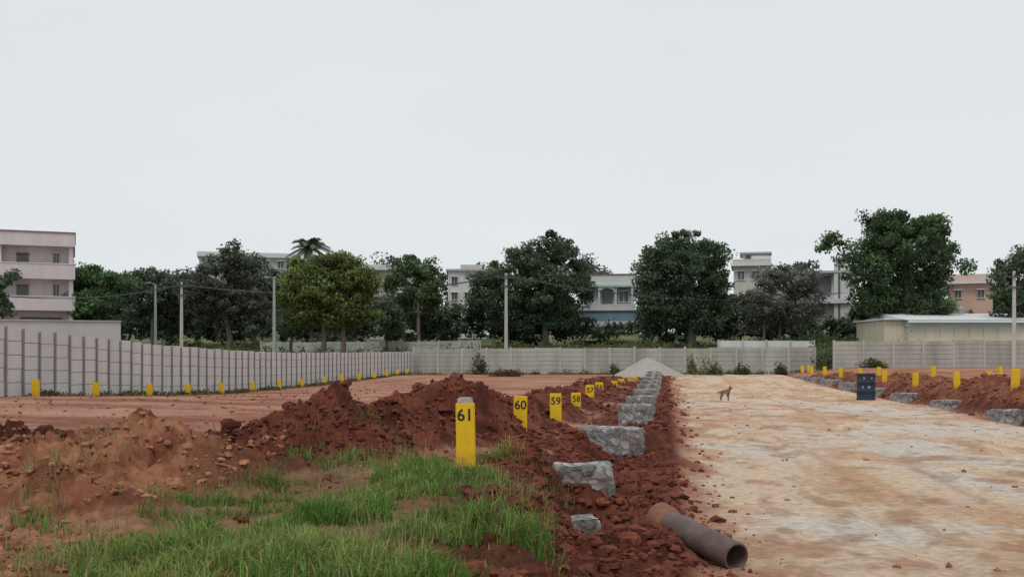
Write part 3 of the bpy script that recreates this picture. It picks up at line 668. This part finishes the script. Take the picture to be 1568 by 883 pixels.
# ---------------- pipe ----------------
def pipe():
    e=empty('stoneware_pipe'); m=mat('pipe_clay',(.16,.11,.096),.65,.35,7,bump=.25,bscale=30,col2=(.08,.055,.048),dist=.008,spec=.3); m2=mat('pipe_collar',(.28,.13,.085),.85,.35,9,bump=.5,bscale=30,dist=.012,col2=(.16,.07,.045)); inn=mat('pipe_bore_shade',(.04,.028,.024),.9,.2,5)
    p0=np.array([PX(1012,9.2),9.2,.265]); p1=np.array([PX(1128,8.25),8.25,.115]); dr=(p1-p0); L_=np.linalg.norm(dr); dr/=L_
    r=.118
    def T(prof,k,nm,mm,sm2=True):
        mb=MB(); mb.tube([p0+dr*t for t,_ in prof],[q for _,q in prof],k,axis=dr); mb.obj(nm,[mm],smooth=sm2,parent=e)
    T([(.12,r),(L_*.3,r),(L_*.6,r),(L_-.008,r),(L_,r-.006),(L_,r-.02),(L_-.01,r-.022),(L_*.4,r-.022)],40,'barrel',m)
    T([(-.03,r-.02),(-.03,r+.022),(-.02,r+.03),(.0,r+.03),(.02,r+.026),(.09,r+.024),(.12,r+.018),(.15,r+.004),(.16,r-.004)],40,'socket_collar',m2)
    T([(L_*.45,r-.0225),(L_*.45,.001)],24,'bore_shade_disc',inn)  # dark disc across the bore stands in for the shade inside
    T([(.0,r-.015),(.0,.001)],24,'socket_fill',m2)
pipe()
P=soilpts(1500,-.4,2.0,6.4,12,lambda X,Y,g_: g_['rgh'])
scatter('trench_clods',P,.012+.055*rng.random(len(P))**3.2,redcol(len(P),np.zeros(len(P))),cm,2)

# ---------------- drum ----------------
def drum():
    d=40.; x=PX(1326,d); z=H(x,d); e=empty('blue_steel_drum',(x,d,z)); bl=mat('drum_blue',(.03,.045,.08),.6,.4,5,bump=.2,bscale=20); 
    prof=[(-.1,.33),(0,.34),(.03,.355),(.06,.34),(.32,.34),(.345,.358),(.37,.34),(.66,.34),(.685,.358),(.71,.34),(.96,.34),(.99,.356),(1.02,.35),(1.01,.32),(.99,.31),(.985,.0)]
    mb=MB(); mb.tube([(0,0,a) for a,_ in prof],[b for _,b in prof],32,axis=(0,0,1)); mb.obj('barrel',[bl],smooth=True,parent=e)
    mb=MB()
    for zz,ks in ((.50,(-2,-.2,.3,)),(.84,(-1.6,1.0))):
        for k_ in ks:
            a=-math.pi/2+k_*.33; 
            for j in range(4):
                a2=a+(j-2)*.045; a3=a2+.045; q=.343; hh=.05 if j in(1,2) else .03
                mb.add([(q*math.cos(a2),q*math.sin(a2),zz-hh),(q*math.cos(a3),q*math.sin(a3),zz-hh),(q*math.cos(a3),q*math.sin(a3),zz+hh),(q*math.cos(a2),q*math.sin(a2),zz+hh)],[(0,1,2,3)])
    mb.obj('painted_marks',[mat('white_marks',(.3,.31,.33),.7,.3,8)],parent=e)
    mb=MB(); mb.tube([(.15,0,.985),(.15,0,1.0),(.15,0,1.005)],[.04,.04,.0],10,axis=(0,0,1)); mb.obj('bung',[bl],parent=e)
drum()

# ---------------- dog ----------------
def dog():
    d=39.5; x=PX(1110,d); z=H(x,d)
    J=[(-.22,0,.43),(-.05,0,.44),(.14,0,.44),(.22,0,.49),(.27,0,.56),(.31,0,.62),(.37,0,.62),(.44,0,.59),
       (-.30,0,.42),(-.40,0,.36),(-.48,0,.33),
       (-.22,.07,.34),(-.15,.08,.25),(-.27,.08,.15),(-.25,.08,.02),(-.21,.08,.015),
       (-.22,-.07,.34),(-.11,-.08,.25),(-.22,-.08,.15),(-.19,-.08,.02),(-.15,-.08,.015),
       (.16,.06,.36),(.15,.07,.25),(.17,.07,.14),(.16,.07,.02),(.20,.07,.015),
       (.16,-.06,.36),(.17,-.07,.25),(.21,-.07,.14),(.21,-.07,.02),(.25,-.07,.015),
       (.30,.045,.68),(.29,.06,.73),(.30,-.045,.68),(.29,-.06,.73)]
    Eg=[(0,1),(1,2),(2,3),(3,4),(4,5),(5,6),(6,7),(0,8),(8,9),(9,10),(0,11),(11,12),(12,13),(13,14),(14,15),(0,16),(16,17),(17,18),(18,19),(19,20),(2,21),(21,22),(22,23),(23,24),(24,25),(2,26),(26,27),(27,28),(28,29),(29,30),(5,31),(31,32),(5,33),(33,34)]
    Rd={0:.095,1:.09,2:.12,3:.10,4:.07,5:.072,6:.053,7:.03,8:.03,9:.024,10:.015,11:.068,16:.068,12:.048,17:.048,13:.027,18:.027,14:.022,19:.022,15:.022,20:.022,21:.055,26:.055,22:.036,27:.036,23:.026,28:.026,24:.022,29:.022,25:.023,30:.023,31:.026,32:.01,33:.026,34:.01}
    me=bpy.data.meshes.new('dog'); me.from_pydata(J,Eg,[]); o=bpy.data.objects.new('dog',me); sc.collection.objects.link(o)
    m=mat('dog_fur',(.33,.22,.14),.9,.5,6,col2=(.10,.065,.045)); me.materials.append(m)
    md=o.modifiers.new('skin','SKIN')
    for i,v in enumerate(me.skin_vertices[0].data): v.radius=(Rd[i],Rd[i]); v.use_root=(i==0)
    s_=o.modifiers.new('sub','SUBSURF'); s_.levels=2; s_.render_levels=2
    o.location=(x,d,z-.005); o.rotation_euler=(0,0,-.75); o.scale=(.78,.78,.78)
dog()

# ---------------- world, sun, camera ----------------
w=bpy.data.worlds.new('World'); sc.world=w; w.use_nodes=True; N=w.node_tree.nodes; L=w.node_tree.links
bg=N['Background']; bg.inputs['Strength'].default_value=.1
sk=N.new('ShaderNodeTexSky'); sk.sky_type='NISHITA'; sk.sun_disc=False; sk.sun_elevation=math.radians(58); sk.sun_rotation=math.radians(200)
tc=N.new('ShaderNodeTexCoord'); no=N.new('ShaderNodeTexNoise'); no.inputs['Scale'].default_value=1.6; no.inputs['Detail'].default_value=4; 
mp=N.new('ShaderNodeMapping'); mp.inputs['Scale'].default_value=(1,1,3.5); L.new(tc.outputs['Generated'],mp.inputs[0]); L.new(mp.outputs[0],no.inputs['Vector'])
cr=N.new('ShaderNodeValToRGB'); cr.color_ramp.elements[0].position=.3; cr.color_ramp.elements[0].color=(.742,.785,.81,1); cr.color_ramp.elements[1].position=.7; cr.color_ramp.elements[1].color=(.80,.835,.84,1); L.new(no.outputs['Fac'],cr.inputs[0])
sca=N.new('ShaderNodeVectorMath'); sca.operation='SCALE'; sca.inputs['Scale'].default_value=10; L.new(cr.outputs[0],sca.inputs[0])
mx=N.new('ShaderNodeMix'); mx.data_type='RGBA'; mx.inputs[0].default_value=.93; L.new(sk.outputs[0],mx.inputs[6]); L.new(sca.outputs[0],mx.inputs[7]); L.new(mx.outputs[2],bg.inputs['Color'])
sl=bpy.data.lights.new('sun','SUN'); sl.energy=1.2; sl.angle=math.radians(22); sl.color=(1,.96,.9); so=bpy.data.objects.new('sun',sl); sc.collection.objects.link(so)
so.rotation_euler=(math.radians(32),0,math.radians(-20))
cd=bpy.data.cameras.new('camera'); cam=bpy.data.objects.new('camera',cd); sc.collection.objects.link(cam); cam.location=(0,0,CH); cam.rotation_euler=(math.radians(90),0,0)
cd.sensor_width=36; cd.lens=36*F/1568; cd.shift_y=(HY-441.5)/1568; cd.clip_end=6000; cd.clip_start=.1
sc.camera=cam
sc.view_settings.view_transform='Standard'
try: sc.view_settings.look='None'
except Exception: pass
